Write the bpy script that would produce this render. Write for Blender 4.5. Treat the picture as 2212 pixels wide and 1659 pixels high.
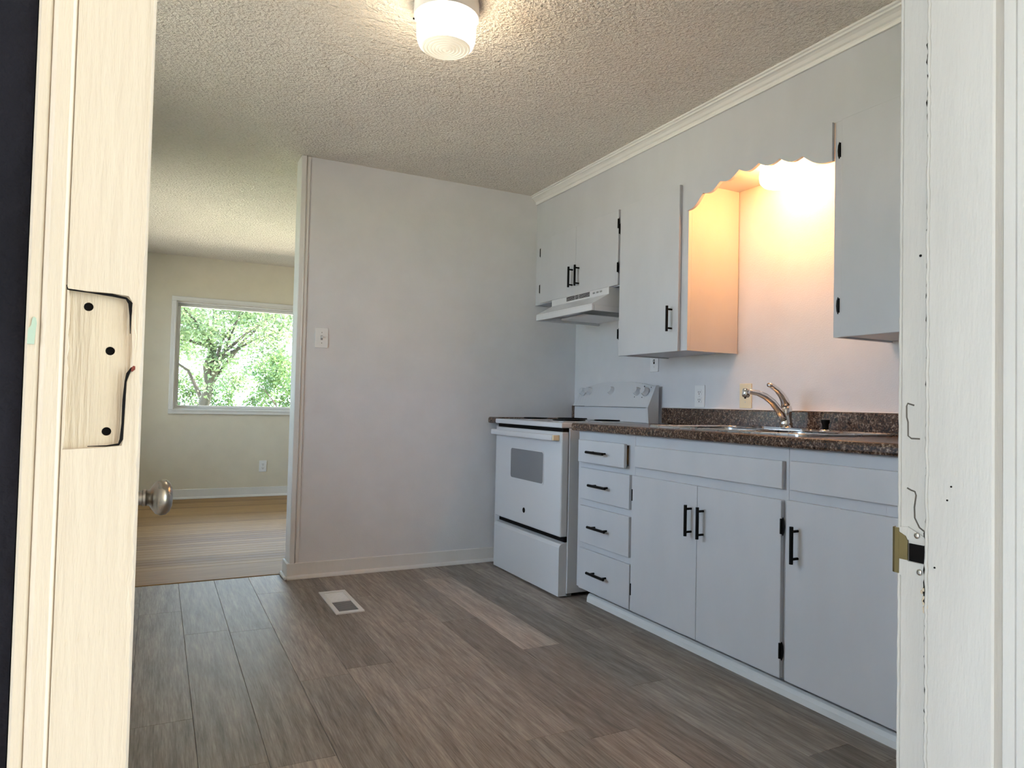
import bpy, bmesh, math, random
from mathutils import Vector, Matrix
random.seed(7)
for o in list(bpy.data.objects):
    bpy.data.objects.remove(o)
SC = bpy.context.scene
COL = SC.collection

# ------------------------------------------------------------------ camera
cam_data = bpy.data.cameras.new('camera')
cam = bpy.data.objects.new('camera', cam_data)
COL.objects.link(cam)
FW = Vector((0.45444093, 0.89032122, 0.02848799))
RT = Vector((0.89015963, -0.4550841, 0.022678))
UP = Vector((-0.03315514, -0.01505305, 0.99933685))
m3 = Matrix((RT, UP, -FW)).transposed()
cam.matrix_world = Matrix.Translation((-2.55386, -4.05235, 1.01067)) @ m3.to_4x4()
cam_data.sensor_width = 36.0
cam_data.lens = 24.3815
cam_data.clip_start = 0.02
cam_data.clip_end = 300
SC.camera = cam

# ------------------------------------------------------------------ world, sun, exposure
SKY = 4.2
world = bpy.data.worlds.new('world')
SC.world = world
world.use_nodes = True
bgn = world.node_tree.nodes['Background']
bgn.inputs['Color'].default_value = (0.62, 0.80, 1.0, 1)
bgn.inputs['Strength'].default_value = SKY
sun_d = bpy.data.lights.new('sun', 'SUN')
sun_d.energy = 26.0
sun_d.angle = math.radians(3)
sun_d.color = (1.0, 0.92, 0.76)
sun = bpy.data.objects.new('sun', sun_d)
COL.objects.link(sun)
sun.rotation_euler = Vector((-0.60, -0.06, -0.80)).to_track_quat('-Z', 'Y').to_euler()
vs = SC.view_settings
vs.view_transform = 'Standard'
vs.look = 'None'
vs.gamma = 1.0
vs.exposure = 1.18
vs.use_curve_mapping = False
SC.display_settings.display_device = 'sRGB'

# ------------------------------------------------------------------ node materials
def lin(c):
    return tuple(((v / 12.92) if v <= 0.04045 else ((v + 0.055) / 1.055) ** 2.4) for v in c)

def rgb(r, g, b):
    return lin((r / 255, g / 255, b / 255)) + (1,)

class NT:
    def __init__(s, name):
        s.m = bpy.data.materials.new(name)
        s.m.use_nodes = True
        s.t = s.m.node_tree
        s.p = s.t.nodes['Principled BSDF']
        s.tc = None
    def n(s, kind, **kw):
        nd = s.t.nodes.new(kind)
        for k, v in kw.items():
            setattr(nd, k, v)
        return nd
    def l(s, a, b):
        s.t.links.new(a, b)
    def coord(s, scale=(1, 1, 1), out='Object', rnd=False):
        tc = s.n('ShaderNodeTexCoord')
        mp = s.n('ShaderNodeMapping')
        mp.inputs['Scale'].default_value = scale
        s.l(tc.outputs[out], mp.inputs['Vector'])
        if rnd:
            oi = s.n('ShaderNodeObjectInfo')
            mu = s.n('ShaderNodeMath', operation='MULTIPLY')
            mu.inputs[1].default_value = 37.0
            s.l(oi.outputs['Random'], mu.inputs[0])
            s.l(mu.outputs[0], mp.inputs['Location'])
        return mp.outputs['Vector']
    def noise(s, vec, scale, detail=3, rough=0.55):
        nz = s.n('ShaderNodeTexNoise')
        nz.inputs['Scale'].default_value = scale
        nz.inputs['Detail'].default_value = detail
        nz.inputs['Roughness'].default_value = rough
        s.l(vec, nz.inputs['Vector'])
        return nz.outputs['Fac']
    def ramp(s, fac, stops):
        r = s.n('ShaderNodeValToRGB')
        el = r.color_ramp.elements
        while len(el) < len(stops):
            el.new(0.5)
        for e, (p, c) in zip(el, stops):
            e.position = p
            e.color = c
        s.l(fac, r.inputs['Fac'])
        return r.outputs['Color']
    def bump(s, h, strength, dist):
        b = s.n('ShaderNodeBump')
        b.inputs['Strength'].default_value = strength
        b.inputs['Distance'].default_value = dist
        s.l(h, b.inputs['Height'])
        s.l(b.outputs['Normal'], s.p.inputs['Normal'])
        return b

def paint(name, col, rough=0.5, var=0.05, bump_scale=90, bump=0.25, dist=0.002, stretch=(1, 1, 1), spec=0.4):
    k = NT(name)
    v = k.coord(stretch)
    f = k.noise(v, 6, 4)
    c0 = tuple(max(0, x * (1 - var)) for x in col[:3]) + (1,)
    c1 = tuple(min(1, x * (1 + var)) for x in col[:3]) + (1,)
    k.l(k.ramp(f, [(0.3, c0), (0.7, c1)]), k.p.inputs['Base Color'])
    k.p.inputs['Roughness'].default_value = rough
    k.p.inputs['Specular IOR Level'].default_value = spec
    k.bump(k.noise(v, bump_scale, 4), bump, dist)
    return k.m

def solid(name, col, rough=0.4, metal=0.0, spec=0.5):
    k = NT(name)
    v = k.coord()
    f = k.noise(v, 25, 3)
    k.p.inputs['Base Color'].default_value = col
    mr = k.n('ShaderNodeMapRange')
    mr.inputs['To Min'].default_value = max(0.02, rough - 0.06)
    mr.inputs['To Max'].default_value = min(1, rough + 0.06)
    k.l(f, mr.inputs['Value'])
    k.l(mr.outputs[0], k.p.inputs['Roughness'])
    k.p.inputs['Metallic'].default_value = metal
    k.p.inputs['Specular IOR Level'].default_value = spec
    return k.m

M = {}
M['wall'] = paint('wall_paint', (0.71, 0.712, 0.73, 1), 0.55, 0.03, 150, 0.35, 0.002)
M['far_wall'] = paint('living_wall_paint', (0.70, 0.645, 0.53, 1), 0.6, 0.03, 150, 0.3, 0.002)
M['cab'] = paint('cabinet_paint', (0.53, 0.545, 0.575, 1), 0.38, 0.03, 110, 0.2, 0.0015, (1, 1, 0.4))
M['trim'] = paint('trim_paint', (0.74, 0.73, 0.71, 1), 0.4, 0.03, 60, 0.25, 0.002, (1, 1, 0.3))
M['cream'] = paint('weathered_door_frame_paint', (0.64, 0.535, 0.425, 1), 0.5, 0.05, 55, 0.5, 0.003, (3, 3, 0.35))
M['jamb'] = paint('weathered_jamb_paint', (0.575, 0.565, 0.55, 1), 0.5, 0.05, 70, 0.35, 0.002, (3, 3, 0.5))
M['bare'] = paint('mortise_bare_paint', (0.62, 0.51, 0.385, 1), 0.6, 0.14, 90, 0.6, 0.002, (5, 5, 0.35))
M['putty'] = paint('old_putty', (0.13, 0.115, 0.10, 1), 0.8, 0.3)
M['greenchip'] = paint('old_green_paint', (0.42, 0.52, 0.42, 1), 0.6, 0.12, 60, 0.3, 0.002)
M['enamel'] = solid('white_enamel', (0.64, 0.655, 0.68, 1), 0.22)
M['plastic'] = solid('white_plastic', (0.82, 0.82, 0.82, 1), 0.35)
M['almond'] = solid('almond_plastic', (0.76, 0.66, 0.45, 1), 0.35)
M['black'] = solid('black_metal', (0.004, 0.004, 0.004, 1), 0.45, 0.0, 0.12)
M['rust'] = solid('rust', (0.16, 0.025, 0.012, 1), 0.8)
M['dark'] = solid('dark_void', (0.006, 0.005, 0.005, 1), 0.8, 0.0, 0.1)
M['chrome'] = solid('chrome', (0.75, 0.75, 0.75, 1), 0.10, 1.0)
M['steel'] = solid('brushed_steel', (0.60, 0.60, 0.60, 1), 0.28, 1.0)
M['brass'] = solid('worn_brass', (0.30, 0.25, 0.13, 1), 0.45, 1.0)
M['pewter'] = solid('tarnished_knob_metal', (0.45, 0.42, 0.38, 1), 0.28, 1.0)
M['ovenglass'] = solid('oven_window_glass', (0.20, 0.21, 0.23, 1), 0.12)
M['greyplastic'] = solid('grey_plastic', (0.30, 0.30, 0.31, 1), 0.4)
M['filter'] = paint('greasy_filter', (0.10, 0.095, 0.085, 1), 0.5, 0.6, 60, 0.6, 0.004)
M['siding'] = paint('charcoal_exterior_wall', (0.010, 0.0095, 0.014, 1), 0.85, 0.35, 60, 0.7, 0.006, (1, 1, 1), 0.15)
M['concrete'] = paint('bounce_concrete', (0.62, 0.56, 0.44, 1), 0.85, 0.1, 40, 0.4, 0.004)  # pale tone chosen to throw sunlight up through the far window
M['slab'] = paint('grey_slab', (0.33, 0.315, 0.30, 1), 0.85, 0.1, 40, 0.4, 0.004)
M['yard'] = paint('bounce_gravel', (0.50, 0.465, 0.40, 1), 0.9, 0.15, 60, 0.5, 0.006)  # pale tone chosen to bounce light through the left windows
M['bark'] = paint('tree_bark', (0.05, 0.04, 0.035, 1), 0.9, 0.3, 20, 0.8, 0.02)
M['lawn'] = paint('lawn', (0.20, 0.30, 0.11, 1), 0.9, 0.3, 30, 0.6, 0.03)
M['roofing'] = paint('roof_deck', (0.25, 0.24, 0.23, 1), 0.9)

# ceiling with sprayed texture
k = NT('textured_ceiling')
v = k.coord()
v2 = k.coord((0.55, 1.6, 1))
a = k.noise(v, 75, 3, 0.6)
b = k.noise(v2, 22, 4, 0.6)
ad = k.n('ShaderNodeMath', operation='MULTIPLY_ADD')
ad.inputs[1].default_value = 1.1
k.l(b, ad.inputs[0]); k.l(a, ad.inputs[2])
k.bump(ad.outputs[0], 1.0, 0.018)
k.l(k.ramp(a, [(0.3, (0.76, 0.71, 0.635, 1)), (0.7, (0.85, 0.80, 0.725, 1))]), k.p.inputs['Base Color'])
k.p.inputs['Roughness'].default_value = 0.85
M['ceiling'] = k.m

# vinyl planks
def plank_mat(name, c0, c1, c2, rough=0.42):
    k = NT(name)
    v = k.coord((14, 1.1, 1), 'Object', True)
    g = k.noise(v, 3.2, 8, 0.68)
    v2 = k.coord((60, 2.6, 1), 'Object', True)
    g2 = k.noise(v2, 4, 4, 0.6)
    mx = k.n('ShaderNodeMath', operation='MULTIPLY_ADD')
    mx.inputs[1].default_value = 0.45
    k.l(g2, mx.inputs[0])
    sb = k.n('ShaderNodeMath', operation='MULTIPLY')
    sb.inputs[1].default_value = 0.62
    k.l(g, sb.inputs[0]); k.l(sb.outputs[0], mx.inputs[2])
    k.l(k.ramp(mx.outputs[0], [(0.38, c0), (0.53, c1), (0.68, c2)]), k.p.inputs['Base Color'])
    k.p.inputs['Roughness'].default_value = rough
    k.p.inputs['Specular IOR Level'].default_value = 0.35
    k.bump(mx.outputs[0], 0.25, 0.0015)
    return k.m
def dim(c, s):
    return tuple(x * s for x in c[:3]) + (1,)
P0, P1, P2 = (0.150, 0.124, 0.104, 1), (0.275, 0.232, 0.198, 1), (0.430, 0.370, 0.318, 1)
M['plank_mid'] = plank_mat('vinyl_plank_mid', P0, P1, P2)
M['plank_dark'] = plank_mat('vinyl_plank_dark', dim(P0, .74), dim(P1, .74), dim(P2, .74))
M['plank_light'] = plank_mat('vinyl_plank_light', dim(P0, 1.30), dim(P1, 1.30), dim(P2, 1.25))
M['plank_grey'] = plank_mat('vinyl_plank_grey', (0.132, 0.114, 0.098, 1), (0.238, 0.208, 0.180, 1), (0.365, 0.322, 0.280, 1))

k = NT('oak_strip')
v = k.coord((1.2, 22, 1), 'Object', True)
g = k.noise(v, 3.5, 6, 0.6)
oi = k.n('ShaderNodeObjectInfo')
ad = k.n('ShaderNodeMath', operation='MULTIPLY_ADD'); ad.inputs[1].default_value = 0.35
k.l(oi.outputs['Random'], ad.inputs[0]); k.l(g, ad.inputs[2])
k.l(k.ramp(ad.outputs[0], [(0.3, (0.15, 0.080, 0.032, 1)), (0.6, (0.27, 0.155, 0.062, 1)), (0.95, (0.38, 0.235, 0.10, 1))]), k.p.inputs['Base Color'])
k.p.inputs['Roughness'].default_value = 0.5
k.p.inputs['Specular IOR Level'].default_value = 0.2
k.bump(g, 0.15, 0.001)
M['oak'] = k.m

# speckled laminate
k = NT('granite_laminate')
v = k.coord()
a = k.noise(v, 75, 5, 0.7)
b = k.noise(v, 160, 3, 0.6)
ad = k.n('ShaderNodeMath', operation='MULTIPLY_ADD'); ad.inputs[1].default_value = 0.55
k.l(b, ad.inputs[0])
s2 = k.n('ShaderNodeMath', operation='MULTIPLY'); s2.inputs[1].default_value = 0.62
k.l(a, s2.inputs[0]); k.l(s2.outputs[0], ad.inputs[2])
k.l(k.ramp(ad.outputs[0], [(0.47, (0.006, 0.005, 0.005, 1)), (0.56, (0.055, 0.028, 0.018, 1)), (0.63, (0.125, 0.075, 0.050, 1)), (0.74, (0.34, 0.27, 0.21, 1))]), k.p.inputs['Base Color'])
k.p.inputs['Roughness'].default_value = 0.25
M['granite'] = k.m

# opal glass that glows
def glow(name, col, strength, base=(0.9, 0.88, 0.82, 1)):
    k = NT(name)
    k.p.inputs['Base Color'].default_value = base
    k.p.inputs['Roughness'].default_value = 0.3
    v = k.coord()
    f = k.noise(v, 8, 2)
    mr = k.n('ShaderNodeMapRange')
    mr.inputs['To Min'].default_value = strength * 0.92
    mr.inputs['To Max'].default_value = strength * 1.08
    k.l(f, mr.inputs['Value'])
    k.l(mr.outputs[0], k.p.inputs['Emission Strength'])
    k.p.inputs['Emission Color'].default_value = col
    return k.m
M['lamp_glass'] = glow('lit_opal_glass', (1.0, 0.80, 0.56, 1), 11)
M['lamp_lens'] = glow('lit_opal_lens', (1.0, 0.86, 0.60, 1), 0.22)
M['niche_glass'] = glow('lit_opal_glass_warm', (1.0, 0.40, 0.11, 1), 25)

# window glass
k = NT('window_glass')
tr = k.n('ShaderNodeBsdfTransparent')
gl = k.n('ShaderNodeBsdfGlossy'); gl.inputs['Roughness'].default_value = 0.02
fr = k.n('ShaderNodeFresnel'); fr.inputs['IOR'].default_value = 1.45
mx = k.n('ShaderNodeMixShader')
k.l(fr.outputs[0], mx.inputs[0]); k.l(tr.outputs[0], mx.inputs[1]); k.l(gl.outputs[0], mx.inputs[2])
k.l(mx.outputs[0], k.t.nodes['Material Output'].inputs['Surface'])
M['glass'] = k.m

# leaves
def leaf_mat(name, c0, c1):
    k = NT(name)
    v = k.coord()
    f = k.noise(v, 3.0, 3)
    colr = k.ramp(f, [(0.3, c0), (0.7, c1)])
    k.l(colr, k.p.inputs['Base Color'])
    k.p.inputs['Roughness'].default_value = 0.5
    tl = k.n('ShaderNodeBsdfTranslucent')
    k.l(colr, tl.inputs['Color'])
    mx = k.n('ShaderNodeMixShader'); mx.inputs[0].default_value = 0.45
    k.l(k.p.outputs[0], mx.inputs[1]); k.l(tl.outputs[0], mx.inputs[2])
    k.l(mx.outputs[0], k.t.nodes['Material Output'].inputs['Surface'])
    return k.m
M['leaf_pale'] = leaf_mat('pale_leaves', (0.085, 0.14, 0.07, 1), (0.28, 0.34, 0.19, 1))
M['leaf_green'] = leaf_mat('green_leaves', (0.035, 0.09, 0.035, 1), (0.12, 0.19, 0.06, 1))

# ------------------------------------------------------------------ mesh helpers
def new():
    return bmesh.new()

def bx(bm, x0, x1, y0, y1, z0, z1, bev=0.0, seg=1):
    x0, x1 = min(x0, x1), max(x0, x1); y0, y1 = min(y0, y1), max(y0, y1); z0, z1 = min(z0, z1), max(z0, z1)
    vs_ = [bm.verts.new(p) for p in ((x0, y0, z0), (x1, y0, z0), (x1, y1, z0), (x0, y1, z0), (x0, y0, z1), (x1, y0, z1), (x1, y1, z1), (x0, y1, z1))]
    fs = [bm.faces.new([vs_[i] for i in q]) for q in ((0, 3, 2, 1), (4, 5, 6, 7), (0, 1, 5, 4), (1, 2, 6, 5), (2, 3, 7, 6), (3, 0, 4, 7))]
    if bev > 0:
        es = list({e for f in fs for e in f.edges})
        bmesh.ops.bevel(bm, geom=es, offset=bev, segments=seg, profile=0.5, affect='EDGES')
    return bm

def prism(bm, pts, axis, a0, a1, bev=0.0):
    """closed 2-D outline pts extruded along axis from a0 to a1; the outline is given in the two other axes in order"""
    def P(u, v, w):
        return {'x': (w, u, v), 'y': (u, w, v), 'z': (u, v, w)}[axis]
    A = [bm.verts.new(P(u, v, a0)) for u, v in pts]
    B = [bm.verts.new(P(u, v, a1)) for u, v in pts]
    n = len(pts)
    for i in range(n):
        bm.faces.new((A[i], A[(i + 1) % n], B[(i + 1) % n], B[i]))
    bm.faces.new(A[::-1]); bm.faces.new(B)
    return bm

def holed(bm, outer, holes, axis, a0, a1):
    """a plate with holes: outline and holes in 2-D, thickness a0..a1 along axis"""
    def P(u, v, w):
        return {'x': (w, u, v), 'y': (u, w, v), 'z': (u, v, w)}[axis]
    for w in (a0, a1):
        es = []
        for loop in [outer] + holes:
            vv = [bm.verts.new(P(u, v, w)) for u, v in loop]
            for i in range(len(vv)):
                es.append(bm.edges.new((vv[i], vv[(i + 1) % len(vv)])))
        bmesh.ops.triangle_fill(bm, use_beauty=True, use_dissolve=False, edges=es)
    for loop in [outer] + holes:
        A = [bm.verts.new(P(u, v, a0)) for u, v in loop]
        B = [bm.verts.new(P(u, v, a1)) for u, v in loop]
        for i in range(len(A)):
            j = (i + 1) % len(A)
            bm.faces.new((A[i], A[j], B[j], B[i]))
    bmesh.ops.remove_doubles(bm, verts=bm.verts, dist=1e-6)
    return bm

def frame_of(d):
    d = d.normalized()
    u = d.cross(Vector((0, 0, 1)))
    if u.length < 1e-4:
        u = Vector((1, 0, 0))
    u.normalize()
    return u, d.cross(u).normalized()

def tube(bm, pts, rad, n=10, cap=True):
    pts = [Vector(p) for p in pts]
    if not isinstance(rad, (list, tuple)):
        rad = [rad] * len(pts)
    rings = []
    u = None
    for i, p in enumerate(pts):
        d = pts[min(i + 1, len(pts) - 1)] - pts[max(i - 1, 0)]
        d.normalize()
        if u is None:
            u, w = frame_of(d)
        else:
            u = (u - d * u.dot(d)).normalized()
            w = d.cross(u)
        rings.append([bm.verts.new(p + (u * math.cos(t) + w * math.sin(t)) * rad[i]) for t in [2 * math.pi * j / n for j in range(n)]])
    for a, b in zip(rings, rings[1:]):
        for j in range(n):
            bm.faces.new((a[j], a[(j + 1) % n], b[(j + 1) % n], b[j]))
    if cap:
        bm.faces.new(rings[0][::-1]); bm.faces.new(rings[-1])
    return bm

def lathe(bm, prof, origin, axis=(0, 0, 1), n=24):
    """prof: list of (r, h) along axis from origin"""
    d = Vector(axis).normalized()
    u, w = frame_of(d)
    o = Vector(origin)
    rings = []
    for r, h in prof:
        if r < 1e-6:
            rings.append([bm.verts.new(o + d * h)])
        else:
            rings.append([bm.verts.new(o + d * h + (u * math.cos(t) + w * math.sin(t)) * r) for t in [2 * math.pi * j / n for j in range(n)]])
    for a, b in zip(rings, rings[1:]):
        for j in range(n):
            k2 = (j + 1) % n
            if len(a) == 1 and len(b) == 1:
                continue
            if len(a) == 1:
                bm.faces.new((a[0], b[k2], b[j]))
            elif len(b) == 1:
                bm.faces.new((a[j], a[k2], b[0]))
            else:
                bm.faces.new((a[j], a[k2], b[k2], b[j]))
    if len(rings[0]) > 1: bm.faces.new(rings[0][::-1])
    if len(rings[-1]) > 1: bm.faces.new(rings[-1])
    return bm

OFF = {}
def obj(name, bm, mat, parent=None, smooth=False, autosmooth=False):
    off = OFF.get(parent.name, Vector()) if parent else Vector()
    bmesh.ops.recalc_face_normals(bm, faces=bm.faces)
    if off.length:
        bmesh.ops.translate(bm, verts=bm.verts, vec=-off)
    me = bpy.data.meshes.new(name)
    bm.to_mesh(me); bm.free()
    me.materials.append(M[mat] if isinstance(mat, str) else mat)
    if smooth or autosmooth:
        me.polygons.foreach_set('use_smooth', [True] * len(me.polygons))
        if autosmooth:
            me.set_sharp_from_angle(angle=math.radians(38))
    o = bpy.data.objects.new(name, me)
    COL.objects.link(o)
    if parent:
        o.parent = parent
    OFF[o.name] = off
    return o

def thing(name, label, cat, loc, group=None):
    o = bpy.data.objects.new(name, None)
    o.empty_display_size = 0.05
    COL.objects.link(o)
    o.location = loc
    o['label'] = label; o['category'] = cat
    if group: o['group'] = group
    OFF[o.name] = Vector(loc)
    return o

def tag(o, label, cat, group=None, kind=None):
    o['label'] = label; o['category'] = cat
    if group: o['group'] = group
    if kind: o['kind'] = kind
    return o

def struct(name, bm, mat, label, cat, **kw):
    o = obj(name, bm, mat, None, **kw)
    o['kind'] = 'structure'; o['label'] = label; o['category'] = cat
    return o

# ================================================================== THE SETTING
H = 2.4025
XLW, XRW = -3.40, 1.60       # house left / living room right
YF, YD, YX = 3.528, -3.49, -3.60   # far wall, door wall inside, door wall outside
XS = -0.325                  # soffit face

# ---- floors
fl = struct('floor', bx(new(), XLW, 0.0, YD - 0.11, 0.12, -0.10, -0.009), 'dark', 'grey brown vinyl plank floor of the kitchen', 'floor')
W_ = 0.1775
x_ref = -1.711
known = {  # row index from x_ref : joints (Y, front to back)
    0: [-1.719], -1: [-1.432], 3: [-1.512, -0.292], -3: [-2.052], 1: [-2.2], 2: [-1.05], 4: [-2.0], -2: [-2.7]}
tone = {(3, 1): 'plank_light', (-1, 1): 'plank_dark', (-1, 0): 'plank_mid', (0, 0): 'plank_mid', (-3, 0): 'plank_light'}
row0 = int(math.floor((XLW - x_ref) / W_)); row1 = int(math.ceil((0 - x_ref) / W_))
for r in range(row0, row1):
    xa, xb = max(XLW, x_ref + r * W_), min(0.0, x_ref + (r + 1) * W_)
    ks = known.get(r, [-3.3 + random.random() * 1.2])
    js = sorted(ks)
    while js[0] - 1.22 > YD + 0.05: js.insert(0, js[0] - 1.22)
    while js[-1] + 1.22 < 0.10: js.append(js[-1] + 1.22)
    ys = [YD - 0.0] + js + [0.12]
    for i in range(len(ys) - 1):
        if ys[i + 1] - ys[i] < 0.01: continue
        mid = (ys[i] + ys[i + 1]) / 2
        t = None
        if r == 3 and -1.5 < mid < -0.3: t = 'plank_light'
        elif r == -1 and mid > -1.4: t = 'plank_dark'
        elif r == 0 and mid > -1.7: t = 'plank_mid'
        elif r == -3 and mid < -2.06: t = 'plank_light'
        elif r <= -3: t = 'plank_grey'
        elif r >= 4: t = random.choice(['plank_dark', 'plank_mid'])
        else: t = random.choice(['plank_mid', 'plank_mid', 'plank_dark', 'plank_grey'])
        g = 0.0004
        obj('plank', bx(new(), xa + g, xb - g, ys[i] + g, ys[i + 1] - g, -0.009, 0.0, 0.0009), t, fl)
fl2 = struct('floor', bx(new(), XLW, XRW, 0.1205, YF, -0.10, -0.0095), 'dark', 'glossy brown oak strip floor of the living room', 'floor')
y = 0.121
i = 0
while y < YF - 0.01:
    w = 0.165 if i == 0 else (0.11 if i == 1 else 0.0775)
    y1 = min(y + w, YF)
    up = 0.004 if i == 0 else (0.002 if i == 1 else 0.0)
    obj('floor_board', bx(new(), XLW, XRW, y + 0.0006, y1 - 0.0006, -0.0095, up, 0.0018), 'oak', fl2)
    y = y1; i += 1

# ---- walls
def wallbox(name, b, mat, label):
    return struct(name, bx(new(), *b), mat, label, 'wall')
wb = wallbox('wall_back', (-1.862, XRW, 0.0, 0.12, 0, H), 'wall', 'pale grey painted partition wall with a light switch')
wallbox('wall_right', (0.0, 0.12, YX, -0.0005, 0, H), 'wall', 'pale grey painted kitchen wall behind the sink and range')
LW = [(-2.30, -0.70, 0.95, 2.05), (0.75, 3.05, 0.55, 2.10)]  # openings for the added fill-light windows
bm = new()
holed(bm, [(YX, 0), (YF + 0.14, 0), (YF + 0.14, H), (YX, H)], [[(a, c), (b, c), (b, d), (a, d)] for a, b, c, d in LW], 'x', XLW - 0.12, XLW)
struct('wall_left', bm, 'wall', 'pale painted wall on the left side of the house', 'wall')
wallbox('wall_living_right', (XRW, XRW + 0.12, 0.0, YF + 0.14, 0, H), 'far_wall', 'beige end wall of the living room')
# far wall with picture window opening
WX0, WX1, WZ0, WZ1 = -2.415, -0.20, 0.880, 1.950
bm = new()
holed(bm, [(XLW, 0), (XRW, 0), (XRW, H), (XLW, H)], [[(WX0, WZ0), (WX1, WZ0), (WX1, WZ1), (WX0, WZ1)]], 'y', YF, YF + 0.14)
struct('wall_far', bm, 'far_wall', 'beige living room wall around the picture window', 'wall')
# door wall
DX0, DX1, DZ = -2.600, -1.690, 2.045
bm = new()
holed(bm, [(XLW, -0.1), (DX0, -0.1), (DX0, DZ), (DX1, DZ), (DX1, -0.1), (0.12, -0.1), (0.12, H + .1), (XLW, H + .1)], [], 'y', YX + 0.0, YD)
struct('wall_front', bm, 'wall', 'painted wall that holds the entry doorway', 'wall')
bm = new()
bx(bm, XLW - 0.12, -2.6185, YX - 0.004, YX - 0.0005, -0.1, H + 0.1)
bx(bm, -1.6200, 0.12, YX - 0.004, YX - 0.0005, -0.1, H + 0.1)
bx(bm, -2.6184, -1.6201, YX - 0.004, YX - 0.0005, 2.125, H + 0.1)
struct('wall_exterior', bm, 'siding', 'charcoal exterior wall around the entry doorway', 'wall')
# ceiling, roof deck
ce = struct('ceiling', bx(new(), XLW - 0.12, XRW + 0.12, YX, YF + 0.14, H, H + 0.10), 'ceiling', 'cream textured ceiling running through both rooms', 'ceiling')
# old plaster repair seam on the ceiling
bm = new()
pts = []
for i in range(26):
    t = i / 25
    pts.append((-2.055 + 0.245 * t + 0.012 * math.sin(9 * t) , -1.33 + 0.105 * t - 0.03 * math.sin(4 * t), H - 0.0002))
tube(bm, pts, [0.0012 + 0.0022 * random.random() for _ in pts], 6)
obj('plaster_seam', bm, 'ceiling', ce, smooth=True)
# soffit over the cabinets
struct('wall_soffit', bx(new(), XS, -0.0005, YD + 0.001, -0.0005, 2.0905, H - 0.0005), 'cab', 'painted soffit above the wall cabinets', 'wall')

# ---- crown moulding on soffit
prof = [(-0.3255, 2.345), (-0.335, 2.345), (-0.338, 2.353), (-0.338, 2.362), (-0.345, 2.366), (-0.353, 2.376), (-0.362, 2.382), (-0.370, 2.384), (-0.370, 2.392), (-0.378, 2.394), (-0.378, 2.402), (-0.3255, 2.402)]
struct('trim_1', prism(new(), prof, 'y', YD + 0.002, -0.001), 'trim', 'stepped crown moulding where soffit meets ceiling', 'moulding')
# ---- corner trim at the end of the partition
tr = struct('trim_2', bx(new(), -1.866, -1.838, -0.012, 0.132, 0, H - 0.0005, 0.003), 'trim', 'narrow white corner board ending the partition wall', 'trim')
obj('bead', bx(new(), -1.8375, -1.815, -0.007, -0.0005, 0.0, H - 0.0006, 0.0028, 2), 'trim', tr)
obj('edge_bead', tube(new(), [(-1.838, -0.009, 0.001), (-1.838, -0.009, H - 0.001)], 0.0045, 8), 'trim', tr, smooth=True)
# ---- baseboards
def baseboard(name, label, x0, x1, yf, sgn, hb=0.088):
    o = struct(name, bx(new(), x0, x1, yf, yf + sgn * 0.014, 0.0, hb, 0.003), 'trim', label, 'baseboard')
    y2 = yf + sgn * 0.0143
    q = [(y2, 0.0005)] + [(y2 + sgn * 0.018 * math.cos(t), 0.0005 + 0.020 * math.sin(t)) for t in [math.pi / 2 * i / 5 for i in range(6)]]
    obj('shoe_moulding', prism(new(), q, 'x', x0, x1), 'trim', o)
    return o
o = baseboard('baseboard_back', 'white baseboard along the bottom of the partition wall', -1.880, -0.10, -0.0005, -1)
# return around the partition end
bm = new(); bx(bm, -1.8805, -1.8665, 0.0, 0.131, 0.0, 0.088, 0.003)
obj('return_board', bm, 'trim', o)
bm = new(); bx(bm, -1.897, -1.881, -0.0325, 0.131, 0.0005, 0.020, 0.005)
obj('return_shoe', bm, 'trim', o)
baseboard('baseboard_far', 'white baseboard under the living room window', XLW + 0.001, XRW - 0.001, YF - 0.0005, -1, 0.095)

# ---- far window
win = struct('window_1', bx(new(), WX0 + 0.004, WX1 - 0.004, YF + 0.078, YF + 0.082, WZ0 + 0.03, WZ1 - 0.03), 'glass', 'large picture window looking out on trees', 'window')
def ring(bm, x0, x1, z0, z1, w, y0, y1, bev=0.003):
    bx(bm, x0, x1, y0, y1, z1 - w, z1, bev); bx(bm, x0, x1, y0, y1, z0, z0 + w, bev)
    bx(bm, x0, x0 + w, y0, y1, z0 + w, z1 - w, bev); bx(bm, x1 - w, x1, y0, y1, z0 + w, z1 - w, bev)
bm = new(); ring(bm, WX0 - 0.043, WX1 + 0.043, WZ0 - 0.043, WZ1 + 0.048, 0.045, YF - 0.020, YF - 0.0005)
obj('casing', bm, 'trim', win)
bm = new(); ring(bm, WX0 - 0.012, WX1 + 0.012, WZ0 - 0.012, WZ1 + 0.015, 0.013, YF - 0.028, YF - 0.0205, 0.002)
obj('casing_bead', bm, 'trim', win)
bm = new(); ring(bm, WX0 + 0.001, WX1 - 0.001, WZ0 + 0.001, WZ1 - 0.001, 0.012, YF, YF + 0.139, 0.001)
obj('window_jamb', bm, 'trim', win)
bm = new(); ring(bm, WX0 + 0.0135, WX1 - 0.0135, WZ0 + 0.0135, WZ1 - 0.0135, 0.028, YF + 0.060, YF + 0.10)
obj('sash', bm, 'trim', win)

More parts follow.
